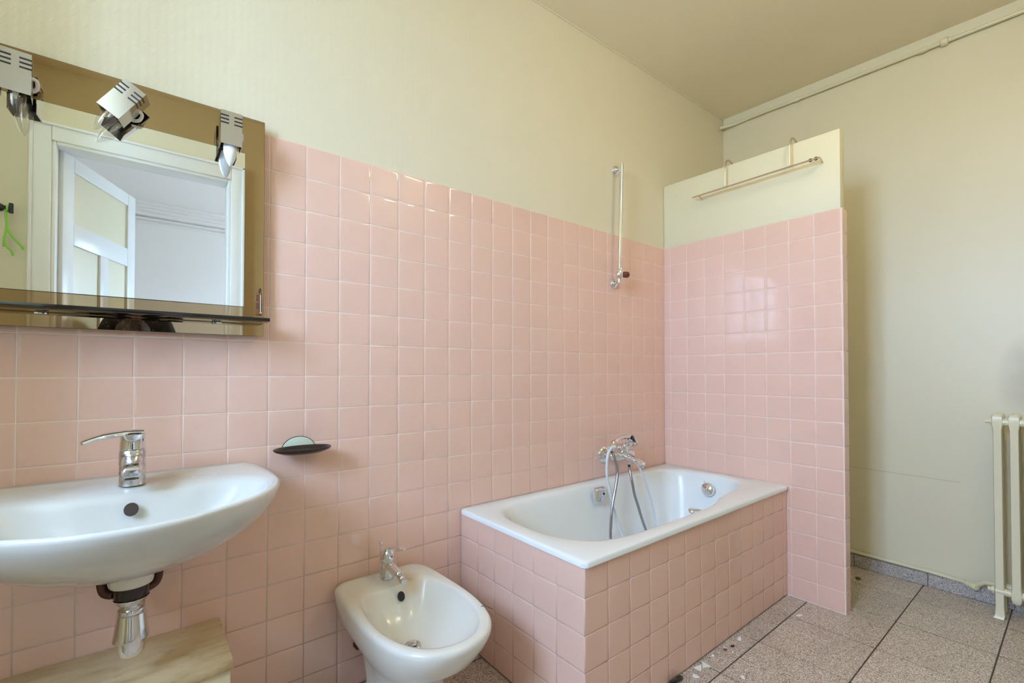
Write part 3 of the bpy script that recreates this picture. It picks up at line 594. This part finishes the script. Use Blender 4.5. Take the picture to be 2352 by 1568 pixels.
# ------------------------------------------------------------------ washbasin, tap, waste
BX = -.328
wb_ = thing('washbasin', 'wide white ceramic washbasin hung on the tiles below the mirror', 'washbasin', (BX, 0, .62))
half = [(0, -.001), (.20, -.001), (.268, -.002), (.282, -.012), (.293, -.08), (.301, -.17), (.303, -.25), (.295, -.325), (.268, -.405), (.215, -.475), (.15, -.522), (.08, -.555), (0, -.567)]
wo_ = [(v.x, v.y) for v in spline([(BX + x, y, 0) for x, y in half] + [(BX - x, y, 0) for x, y in reversed(half[1:-1])], 6, True)]
wo_ = [(x, min(y, -.0012)) for x, y in wo_]
hin = [(0, -.232), (.10, -.226), (.18, -.215), (.232, -.235), (.262, -.285), (.264, -.335), (.238, -.405), (.19, -.462), (.13, -.505), (.07, -.532), (0, -.541)]
wi = [(v.x, v.y) for v in spline([(BX + x, y, 0) for x, y in hin] + [(BX - x, y, 0) for x, y in reversed(hin[1:-1])], 6, True)]
wc = (BX, -.37); wi = polar_match(wo_, wi, wc)
HW = .832
def usc(s, ys): return [(BX + (x - BX) * s, min(y * ys, -.0012)) for x, y in wo_]
dr = (BX, -.345)
def deck(p, q, t, z):
    """rim ring: the tap ledge at the back stands a little higher than the front lip"""
    return [Vector((a[0], a[1], z + .006 * max(0, 1 + a[1] / .3))) for a in lerp2(p, q, t)]
rings = [ring(usc(.15, .42), .645), ring(usc(.34, .52), .650), ring(usc(.52, .62), .666), ring(usc(.70, .75), .697), ring(usc(.83, .86), .731), ring(usc(.93, .945), .772), ring(usc(.985, .985), .803), ring(wo_, .820), ring(wo_, .826), deck(wo_, wi, .10, HW - .002), deck(wo_, wi, .3, HW - .001), deck(wo_, wi, .7, HW - .004),
         deck(wo_, wi, .92, HW - .008), ring(wi, HW - .013), ring(lerp2(wi, [dr] * len(wi), .05), HW - .028), ring(lerp2(wi, [dr] * len(wi), .12), HW - .055), ring(lerp2(wi, [dr] * len(wi), .27), HW - .10), ring(lerp2(wi, [dr] * len(wi), .5), HW - .13), ring(lerp2(wi, [dr] * len(wi), .8), HW - .143), ring(lerp2(wi, [dr] * len(wi), .97), HW - .146)]
MB().loft(rings).build('basin_body', M_BASIN, wb_, angle=70)
MB().lathe([(.0, 0), (.0135, 0), (.0135, .002), (.0, .002)], (BX, -.2545, HW - .040), (0, -.86, .4), 22, 1.0, 1.12).build('overflow_hole', mat('overflow_dark', (.05, .03, .025), .5), wb_)
MB().lathe([(.0, 0), (.028, 0), (.03, .003), (.02, .005), (0, .004)], (dr[0], dr[1], HW - .145), (0, 0, 1), 24).build('drain', M_CHROME, wb_)
# punched tap-hole outline in the glaze
MB().add(*(lambda n: ([(BX + .147 + (.024 + d) * math.cos(2 * PI * i / n), -.165 + (.024 + d) * math.sin(2 * PI * i / n), HW + .0016 + .006 * max(0, 1 - .165 / .3) - .003) for d in (0, .0012) for i in range(n)], [(i, (i + 1) % n, n + (i + 1) % n, n + i) for i in range(n)]))(36)).build('tap_hole_mark', mat('grey_ring', (.55, .55, .52), .4), wb_)
wt = thing('basin_tap', 'chrome single lever tap on the washbasin, lever swung left', 'tap', (BX, -.165, HW))
ux, uy, uz = BX, -.165, HW + .001
def oval(sx_, sy_, z, oy=0.0, n=32): return [Vector((ux + sx_ * math.cos(2 * PI * i / n), uy + oy + sy_ * math.sin(2 * PI * i / n), z)) for i in range(n)]
MB().loft([oval(.0262, .026, uz), oval(.0255, .025, uz + .004), oval(.0255, .025, uz + .055), oval(.0262, .026, uz + .082), oval(.0245, .0245, uz + .084)]).build('tap_body', M_CHROME_W, wt)
MB().loft([oval(.0245, .0245, uz + .0855), oval(.026, .026, uz + .0875), oval(.0252, .0252, uz + .098), oval(.024, .024, uz + .116), oval(.0255, .026, uz + .1195), oval(.026, .0262, uz + .1225), oval(.022, .022, uz + .126), oval(.008, .008, uz + .1275)]).build('tap_head', M_CHROME, wt)
MB().tube(spline([(ux + .018, uy + .004, uz + .124), (ux - .02, uy - .004, uz + .125), (ux - .06, uy - .012, uz + .120), (ux - .092, uy - .020, uz + .109)], 8), [.020] * 8 + [.018] * 8 + [.014] * 8 + [.009], 14, flat=(1, .42)).build('lever', M_CHROME, wt)
def spr(y, w, z0, z1): return [Vector((ux + px * w, y, z)) for px, z in ((-.8, z0), (.8, z0), (1, z0 + .006), (1, z1 - .008), (.75, z1), (-.75, z1), (-1, z1 - .008), (-1, z0 + .006))]
MB().loft([spr(uy - .010, .020, uz + .030, uz + .080), spr(uy - .05, .0195, uz + .036, uz + .072), spr(uy - .085, .019, uz + .036, uz + .064), spr(uy - .105, .0175, uz + .034, uz + .056), spr(uy - .108, .015, uz + .037, uz + .052)]).build('spout', M_CHROME_W, wt, bevel=.002)
MB().lathe([(.0, 0), (.0125, 0), (.0125, .010), (.0, .010)], (ux, uy - .086, uz + .0265), (0, .12, 1), 20).build('aerator', mat('aerator_grey', (.12, .11, .09), .4, .8), wt)
# waste trap
wtp = thing('bottle_trap', 'chrome bottle trap hanging under the washbasin', 'waste trap', (BX, -.21, .45))
qx, qy = BX + .002, -.21
MB().lathe([(.040, .608), (.042, .614), (.041, .6425)], (qx, qy, 0), (0, 0, 1), 28).build('tailpiece', M_WHITEPL, wtp)
MB().lathe([(.0, .579), (.032, .579), (.034, .583), (.035, .606), (.041, .608), (.0, .608)], (qx, qy, 0), (0, 0, 1), 28).build('black_nut', M_DARKBROWN, wtp)
MB().lathe([(.018, .55), (.019, .563), (.026, .565), (.034, .578), (.0, .579)], (qx, qy, 0), (0, 0, 1), 28).build('waste_collar', M_CHROME_W, wtp)
MB().lathe([(.0, .55), (.018, .553), (.025, .551), (.0265, .546), (.025, .542), (.0275, .540), (.028, .534), (.031, .508), (.0345, .486), (.0345, .482), (.028, .480), (.0275, .466), (.026, .452), (.021, .444), (.0, .442)], (qx, qy, 0), (0, 0, 1), 32).build('trap_cup', M_CHROME, wtp)
MB().tube(spline([(qx + .01, qy + .03, .505), (qx + .012, qy + .09, .507), (qx + .012, -.003, .508)], 5), .014, 14).build('outlet_pipe', M_CHROME_W, wtp)
for sg in (-1, 1):
    br = MB().tube(spline([(BX + sg * .052, -.19, .640), (BX + sg * .053, -.19, .617), (BX + sg * .048, -.195, .596), (BX + sg * .037, -.203, .590), (BX + sg * .031, -.206, .590)], 6), .0095, 10, flat=(1, .75)).build('bracket', M_COPPER, wtp); br['label'] = 'dull brown hooked bracket'
    MB().box(BX + sg * .052 - .02, BX + sg * .052 + .02, -.205, -.175, .636, .6415).build('bracket_foot', M_COPPER, br, bevel=.002)

# low painted casing under the basin
cs = thing('pipe_casing', 'low cream painted wooden casing with worn top below the washbasin', 'casing', (-.55, -.13, 0))
MB().box(-.897, -.124, -.268, -.001, .354, .377).build('top_board', M_WORN, cs, bevel=.004)
MB().box(-.897, -.130, -.258, -.238, .002, .354).build('front_panel', M_CASING, cs, bevel=.002)
MB().box(-.152, -.131, -.238, -.001, .002, .354).build('side_panel', M_CASING, cs, bevel=.002)

# ------------------------------------------------------------------ mirror with shelf, spotlights, thermometer
MX0, MX1, MZ0, MZ1, MY = -.636, -.021, 1.2155, 1.882, -.030
mi = thing('wall_mirror', 'square wall mirror with a bronze tinted border above the washbasin', 'mirror', (BX, 0, MZ0))
MB().box(MX0 + .02, MX1 - .02, -.024, -.0005, MZ0 + .02, MZ1 - .02).build('backing', M_DARKBROWN, mi)
MB().box(MX0, MX1, MY + .0005, MY + .0055, MZ0, MZ1).build('glass_edge', M_EDGE, mi, smooth=False)
MB().box(MX0 + .0008, MX1 - .0008, MY, MY + .0007, MZ0 + .0008, MZ1 - .0008).build('tinted_border', M_BRONZE, mi, smooth=False)
b = MB().box(-.582, -.074, MY - .005, MY - .0002, 1.302, 1.768).build('glass_edge', M_EDGE, mi, smooth=False)
MB().box(-.5812, -.0748, MY - .0056, MY - .0049, 1.3028, 1.7672).build('mirror_glass', M_MIRROR, mi, smooth=False)
sh = thing('glass_shelf', 'smoked black glass shelf across the lower part of the mirror', 'shelf', (BX, -.08, 1.25))
MB().box(-.636, -.0205, -.1265, -.0315, 1.2535, 1.2635).build('shelf_glass', M_SMOKE, sh, bevel=.0012)
for x in (-.505, -.143):
    MB().box(x - .011, x + .011, -.046, -.0312, 1.246, 1.2532).box(x - .010, x + .010, -.044, -.0312, 1.2638, 1.2675).build('shelf_clip', M_CHROME, sh, bevel=.001)
thm = thing('thermometer', 'tiny wooden thermometer hung on the right border of the mirror', 'thermometer', (-.032, MY, 1.275))
MB().box(-.0430, -.0255, MY - .006, MY - .0006, 1.279, 1.349).build('board', mat('orange_wood', (.22, .085, .025), .5), thm, bevel=.0015)
MB().tube([(-.0305, MY - .0075, 1.29), (-.0305, MY - .0075, 1.342)], .0009, 8).build('glass_tube', M_BULB_W, thm)
for k in range(7):
    if k != 3: MB().box(-.0426, -.0350, MY - .0064, MY - .0058, 1.300 + .0062 * k, 1.3022 + .0062 * k).build('scale_mark', M_BLACK, thm, smooth=False)
MB().lathe([(.0, 0), (.0035, .001), (.0035, .004), (0, .005)], (-.0305, MY - .006, 1.286), (0, -1, 0), 12).build('bulb_cup', M_CHROME, thm)
MB().tube(spline([(-.0315, MY - .004, 1.349), (-.0285, MY - .004, 1.356), (-.0315, MY - .004, 1.363), (-.0335, MY - .004, 1.356), (-.0315, MY - .004, 1.350)], 4), .0014, 6).build('hanging_ring', M_COPPER, thm)

def spot(label, px, pz_, tilt, yaw, opal):
    """swivelling chrome spotlight: slotted hood open at the back and below, candle bulb, bracket to the mirror edge"""
    t = thing('mirror_spotlight', label, 'spotlight', (px, -.075, pz_), 'spotlights along the top of the mirror')
    t.rotation_euler = (0, tilt, yaw); bpy.context.view_layer.update()
    hw, hh, t_ = .0262, .047, .0012
    hood = MB().box(-hw, hw, -.036, -.036 + t_, -hh, hh).box(-hw, -hw + t_, -.036 + t_, .014, -hh, hh).box(hw - t_, hw, -.036 + t_, .014, -hh, hh).box(-hw + t_, hw - t_, -.036 + t_, .014, hh - t_, hh)
    local(hood, 'hood', M_SATIN, t)
    for sg in (-1, 1):
        for k in range(3):
            z = .033 - .0105 * k
            xa, xb = (.0065, hw + .0003) if sg > 0 else (-hw - .0003, -.0065)
            local(MB().box(xa, xb, -.0364, -.0358, z - .0020, z + .0020).box(sg * hw - .0003, sg * hw + .0003, -.0362, -.012, z - .0020, z + .0020), 'vent_slot', M_BLACK, t, smooth=False)
    local(MB().lathe([(.0, .02), (.013, .02), (.013, -.032), (.0, -.032)], (0, -.012, .012), (0, 0, 1), 18), 'lamp_holder', M_BLACK, t)
    local(MB().lathe([(.0, 0), (.012, -.002), (.0145, -.012), (.0175, -.028), (.0172, -.042), (.013, -.06), (.007, -.074), (.002, -.082), (.0, -.083)], (0, -.012, -.018), (0, 0, 1), 24), 'bulb', M_BULB_W if opal else M_BULB_C, t)
    if not opal: local(MB().lathe([(.0, 0), (.006, -.001), (.005, -.02), (.002, -.034), (0, -.034)], (0, -.012, -.02), (0, 0, 1), 12), 'filament_stem', M_WHITEPL, t)
    local(MB().tube(spline([(hw - .002, .006, .012), (hw + .006, .012, .010), (hw + .006, .022, -.004), (hw - .006, .028, -.014)], 5), .0042, 8), 'cable', M_WHITEPL, t)
    local(MB().lathe([(.009, 0), (.009, .02), (.006, .022), (.006, .034)], (0, .006, .024), (0, 1, 0), 14), 'swivel', M_CHROME, t)
    br = MB().box(px - .012, px + .012, -.0385, -.0305, MZ1 - .06, MZ1 - .016).build('bracket', M_CHROME, None, bevel=.002)
    br.parent = t; br.matrix_parent_inverse = t.matrix_basis.inverted()
    return t
spot('chrome spotlight with an opal bulb at the right end of the mirror top', -.120, 1.798, 0.0, 0.0, True)
spot('tilted chrome spotlight with a clear bulb at the middle of the mirror top', -.352, 1.795, .62, -.18, False)
spot('chrome spotlight with a clear bulb at the left end of the mirror top', -.546, 1.790, 0.0, .08, False)

# soap dish
sd = thing('soap_dish', 'dark oval soap dish on the tiles beside the washbasin', 'soap dish', (.09, -.05, .85))
def ov(a, bb, z, n=40, c=(.0905, -.056)): return [Vector((c[0] + a * math.cos(2 * PI * i / n), c[1] + bb * math.sin(2 * PI * i / n), z)) for i in range(n)]
MB().loft([ov(.03, .022, .846), ov(.060, .036, .8475), ov(.082, .049, .856), ov(.0865, .0525, .861), ov(.0865, .0525, .864), ov(.084, .050, .8655), ov(.079, .046, .864), ov(.072, .041, .857), ov(.03, .02, .853)]).build('dish', M_DARKBROWN, sd)
def arc(a, h, y): return [Vector((.0905 + a * math.cos(PI * i / 24), y, .853 + h * math.sin(PI * i / 24))) for i in range(25)]
MB().loft([arc(.050, .040, -.0006), arc(.050, .040, -.004), arc(.047, .037, -.0055)]).build('wall_plate', M_SOAP, sd)
MB().tube(arc(.0505, .0405, -.002), .0014, 6).build('plate_ring', M_DARKBROWN, sd)

# coat hook with green ribbons on the door wall (seen in the mirror)
hk = thing('coat_hook', 'black coat hook on the cream wall beside the doorway, seen in the mirror', 'hook', (-.89, YB, 1.95))
MB().lathe([(.0, 0), (.02, 0), (.02, .006), (0, .008)], (-.90, YB + .0005, 1.955), (0, 1, 0), 20).build('hook_plate', M_BLACK, hk)
MB().tube(spline([(-.90, YB + .006, 1.955), (-.89, YB + .03, 1.955), (-.872, YB + .05, 1.947), (-.855, YB + .055, 1.937)], 5), .0085, 10).build('arm', M_BLACK, hk)
MB().box(-.859, -.842, YB + .047, YB + .062, 1.919, 1.972).build('hook_end', M_BLACK, hk, bevel=.004)
rbm = mat('green_ribbon', (.28, .58, .08), .6)
rb = thing('ribbon', 'bright green ribbon tied to the black coat hook', 'ribbon', (-.868, YB + .05, 1.93))
for pts in ([(-.870, 1.940), (-.868, 1.90), (-.865, 1.85), (-.871, 1.80), (-.876, 1.745)], [(-.868, 1.942), (-.866, 1.90), (-.862, 1.84), (-.845, 1.80), (-.812, 1.755), (-.808, 1.74)], [(-.874, 1.80), (-.866, 1.75), (-.848, 1.725), (-.842, 1.702)]):
    MB().tube(spline([(x, YB + .05 + .006 * math.sin(i), z) for i, (x, z) in enumerate(pts)], 5), .0052, 8, flat=(1, .2)).build('ribbon_tail', rbm, rb)
MB().tube(spline([(-.863, YB + .040, 1.930), (-.863, YB + .046, 1.956), (-.863, YB + .066, 1.950), (-.863, YB + .064, 1.932), (-.864, YB + .048, 1.928)], 5), .004, 8).build('knot', rbm, rb)

# ------------------------------------------------------------------ bits on the floor
M_CHIP = mat('white_paint_chip', (.80, .82, .80), .5)
chips = [(1.624, -.712, .020, .010, .3, 'white paint chip against the bath panel nearest the partition'), (1.352, -.712, .020, .017, 1.0, 'triangular white paint chip standing by the bath panel'), (1.318, -.704, .022, .015, .1, 'larger triangular white paint chip in the cluster by the bath panel'),
         (1.264, -.724, .017, .012, 2.0, 'rounded white paint chip before the cluster of chips'), (1.394, -.832, .013, .009, .9, 'single white paint chip lying out on the open floor'), (2.022, -.795, .021, .009, -.5, 'white paint chip lying in front of the partition foot'),
         (1.43, -.70, .007, .006, .4, 'small white paint crumb close to the bath panel'), (1.516, -.705, .008, .005, 1.4, 'small white flake beside the brown crumb'), (1.513, -.738, .006, .004, .2, 'tiny white flake near the floor joint')]
for x, y, a, bb, rz, lab in chips:
    n = 3 if 'triang' in lab else 6; P = []
    for k in range(n):
        an = 2 * PI * k / n; r = random.uniform(.6, 1.05) if n > 3 else 1.2
        P.append((a * r * math.cos(an), bb * r * math.sin(an)))
    b = MB().loft([[Vector((p[0], p[1], 0)) for p in P], [Vector((p[0] * .95, p[1] * .95, .0022 + .0012 * math.sin(3 * p[0] / a))) for p in P]])
    o = b.build('paint_chip', M_CHIP, smooth=False); o.location = (x, y, .0012); o.rotation_euler = (random.uniform(-.05, .05), 0, rz); tag(o, lab, 'paint chip', 'paint chips on the floor')
for x, y, s, lab, cc in ((1.552, -.718, .010, 'dark brown crumb on the floor by the bath panel', (.06, .03, .025)), (1.505, -.712, .011, 'reddish brown crumb on the floor among the white chips', (.20, .08, .06)), (2.678, -.845, .018, 'dry dark leaf scrap on the floor beyond the partition', (.10, .08, .04))):
    b = MB().lathe([(0, 0), (.6, .05), (1.0, .2), (.7, .5), (0, .62)], (0, 0, 0), (0, 0, 1), 7); b.v = [(v[0] * s * random.uniform(.7, 1.2), v[1] * s * random.uniform(.5, .9), v[2] * s * .6) for v in b.v]
    o = b.build('crumb', mat('crumb', cc, .9), smooth=False); o.location = (x, y, .0008); tag(o, lab, 'crumb')
tag(MB().tube(spline([(1.155, -.690, .008), (1.18, -.700, .012), (1.205, -.702, .010), (1.212, -.694, .007), (1.195, -.692, .006), (1.165, -.706, .008), (1.14, -.698, .006)], 6), .005, 8).build('rubber_cord', M_BLACK), 'black rubber loop lying against the foot of the bath panel', 'cord')

# ------------------------------------------------------------------ added globe lamp, out of view, warms and fills the shadows
FILL_LAMP = 33.0
lx, ly, lz = 1.35, -1.52, 2.69
lamp = thing('fill_lamp', 'added opal globe lamp under the ceiling, out of view, warm fill light', 'lamp', (lx, ly, lz))
m_lamp = mat('glowing_fill_globe', (.9, .85, .75), .3); m_lamp.node_tree.nodes['Principled BSDF'].inputs['Emission Color'].default_value = (1.0, .90, .62, 1); m_lamp.node_tree.nodes['Principled BSDF'].inputs['Emission Strength'].default_value = FILL_LAMP
MB().lathe([(.03, .10)] + [(.10 * math.sin(PI * k / 14), .10 * math.cos(PI * k / 14)) for k in range(2, 15)], (lx, ly, lz), (0, 0, 1), 28).build('globe', m_lamp, lamp)
MB().lathe([(.0, 0), (.036, 0), (.036, .03), (.02, .045), (.0, .045)], (lx, ly, lz + .092), (0, 0, 1), 24).build('lamp_holder', M_WHITEPL, lamp)
MB().tube([(lx, ly, lz + .13), (lx, ly, ceil_z(lx, ly) - .01)], .004, 8).build('cord', M_WHITEPL, lamp)
MB().lathe([(.0, 0), (.02, 0), (.045, .02), (.05, .03), (0, .03)], (lx, ly, ceil_z(lx, ly) - .031), (0, 0, 1), 24).build('ceiling_rose', M_WHITEPL, lamp)

# ------------------------------------------------------------------ the photographer, stooping in the doorway (seen in the mirror)
def person():
    p = thing('person', 'person in a black speckled jacket stooping in the doorway, seen at the mirror bottom', 'person', (-.34, -2.55, 0))
    J = {'pelvis': (-.34, -2.62, .93, .135), 'waist': (-.34, -2.52, 1.08, .125), 'chest': (-.33, -2.36, 1.24, .145), 'upper': (-.33, -2.22, 1.335, .115), 'neck': (-.345, -2.10, 1.31, .058), 'head': (-.35, -2.03, 1.305, .07), 'crown': (-.352, -1.98, 1.32, .065)}
    E_ = [('pelvis', 'waist'), ('waist', 'chest'), ('chest', 'upper'), ('upper', 'neck'), ('neck', 'head'), ('head', 'crown')]
    for s, n in ((-1, 'l'), (1, 'r')):
        cx_ = -.34
        J.update({'sh' + n: (cx_ + s * .125, -2.17, 1.375, .082), 'el' + n: (cx_ + s * .225, -2.12, 1.05, .052), 'wr' + n: (cx_ + s * .15, -2.26, .80, .032), 'ha' + n: (cx_ + s * .125, -2.31, .745, .034),
                  'hip' + n: (cx_ + s * .095, -2.58, .86, .095), 'kn' + n: (cx_ + s * .115, -2.42, .49, .062), 'an' + n: (cx_ + s * .11, -2.52, .09, .042), 'to' + n: (cx_ + s * .125, -2.38, .04, .035)})
        E_ += [('upper', 'sh' + n), ('sh' + n, 'el' + n), ('el' + n, 'wr' + n), ('wr' + n, 'ha' + n), ('pelvis', 'hip' + n), ('hip' + n, 'kn' + n), ('kn' + n, 'an' + n), ('an' + n, 'to' + n)]
        for k in range(4):
            f = 'f%d' % k + n; J[f] = (cx_ + s * (.10 + .017 * k), -2.345, .70 - .004 * abs(1.5 - k), .009); E_.append(('ha' + n, f))
        J['th' + n] = (cx_ + s * .085, -2.30, .715, .010); E_.append(('ha' + n, 'th' + n))
    keys = list(J); me = bpy.data.meshes.new('body')
    me.from_pydata([J[k][:3] for k in keys], [(keys.index(a), keys.index(b_)) for a, b_ in E_], [])
    cloth = mat('black_speckled_jacket', (.018, .016, .018), .8); t = NT(cloth)
    v = t.new('ShaderNodeTexVoronoi'); v.inputs['Scale'].default_value = 38; t.l.new(t.pos()[0], v.inputs['Vector'])
    t.base(t.mix(t.math('LESS_THAN', v.outputs['Distance'], .11), (.018, .015, .018), (.45, .43, .42)))
    me.materials.append(cloth)
    o = bpy.data.objects.new('body', me); sc.collection.objects.link(o); o.parent = p; o.matrix_parent_inverse = p.matrix_basis.inverted()
    md = o.modifiers.new('skin', 'SKIN'); md.use_smooth_shade = True
    for i, k in enumerate(keys): me.skin_vertices[0].data[i].radius = (J[k][3], J[k][3]); me.skin_vertices[0].data[i].use_root = (k == 'pelvis')
    o.modifiers.new('subdivision', 'SUBSURF').render_levels = 2
    skin = mat('skin', (.55, .33, .24), .5)
    rg = []
    for k in range(11):
        a = PI * k / 10 - PI / 2; rg.append((max(.002, .078 * math.cos(a) * (1.0 if a > 0 else .92)), .105 * math.sin(a)))
    ax = (0, .55, .83); hc = Vector((-.362, -1.985, 1.315))
    hd = MB().lathe(rg, hc, ax, 24, .92, 1.12).build('head', skin, p)
    q = Vector((0, 0, 1)).rotation_difference(Vector(ax).normalized())
    def hp(x, y, z): return hc + q @ Vector((x, y, z))
    MB().lathe([(.0, -.02), (.012, -.014), (.010, .006), (.005, .026), (0, .03)], hp(0, .082, -.012), q @ Vector((0, .2, 1)), 10).build('nose', skin, hd)
    for s in (-1, 1):
        MB().lathe([(0, -.010), (.008, -.006), (.010, 0), (.008, .006), (0, .010)], hp(s * .03, .074, .012), (0, 0, 1), 10).build('eye', M_BLACK, hd)
        MB().lathe([(0, -.028), (.010, -.02), (.014, 0), (.011, .02), (0, .027)], hp(s * .073, -.005, -.005), (0, 0, 1), 10, .5, 1).build('ear', skin, hd)
    MB().tube([hp(-.022, .078, -.05), hp(0, .083, -.052), hp(.022, .078, -.05)], .005, 6).build('mouth', mat('lips', (.42, .18, .15), .5), hd)
    hm = mat('reddish_brown_hair', (.05, .022, .014), .6); t = NT(hm); t.bump(t.noise(60, 4), .6, .02); t.base(t.ramp(t.noise(25, 4), [(.42, (.012, .007, .006)), (.62, (.05, .02, .01)), (.74, (.36, .14, .05))]))
    hb = MB()
    hr = [(max(.002, .088 * math.cos(PI * k / 14)), .118 * math.sin(PI * k / 14) - .005) for k in range(8)]
    hb.lathe([(.078, -.05)] + hr, hc + q @ Vector((0, -.012, .004)), ax, 28, .95, 1.1)
    hb.v = [tuple(Vector(v_) + Vector((random.uniform(-.004, .004), random.uniform(-.004, .004), random.uniform(-.004, .004)))) for v_ in hb.v]
    hb.build('hair', hm, p)
person()
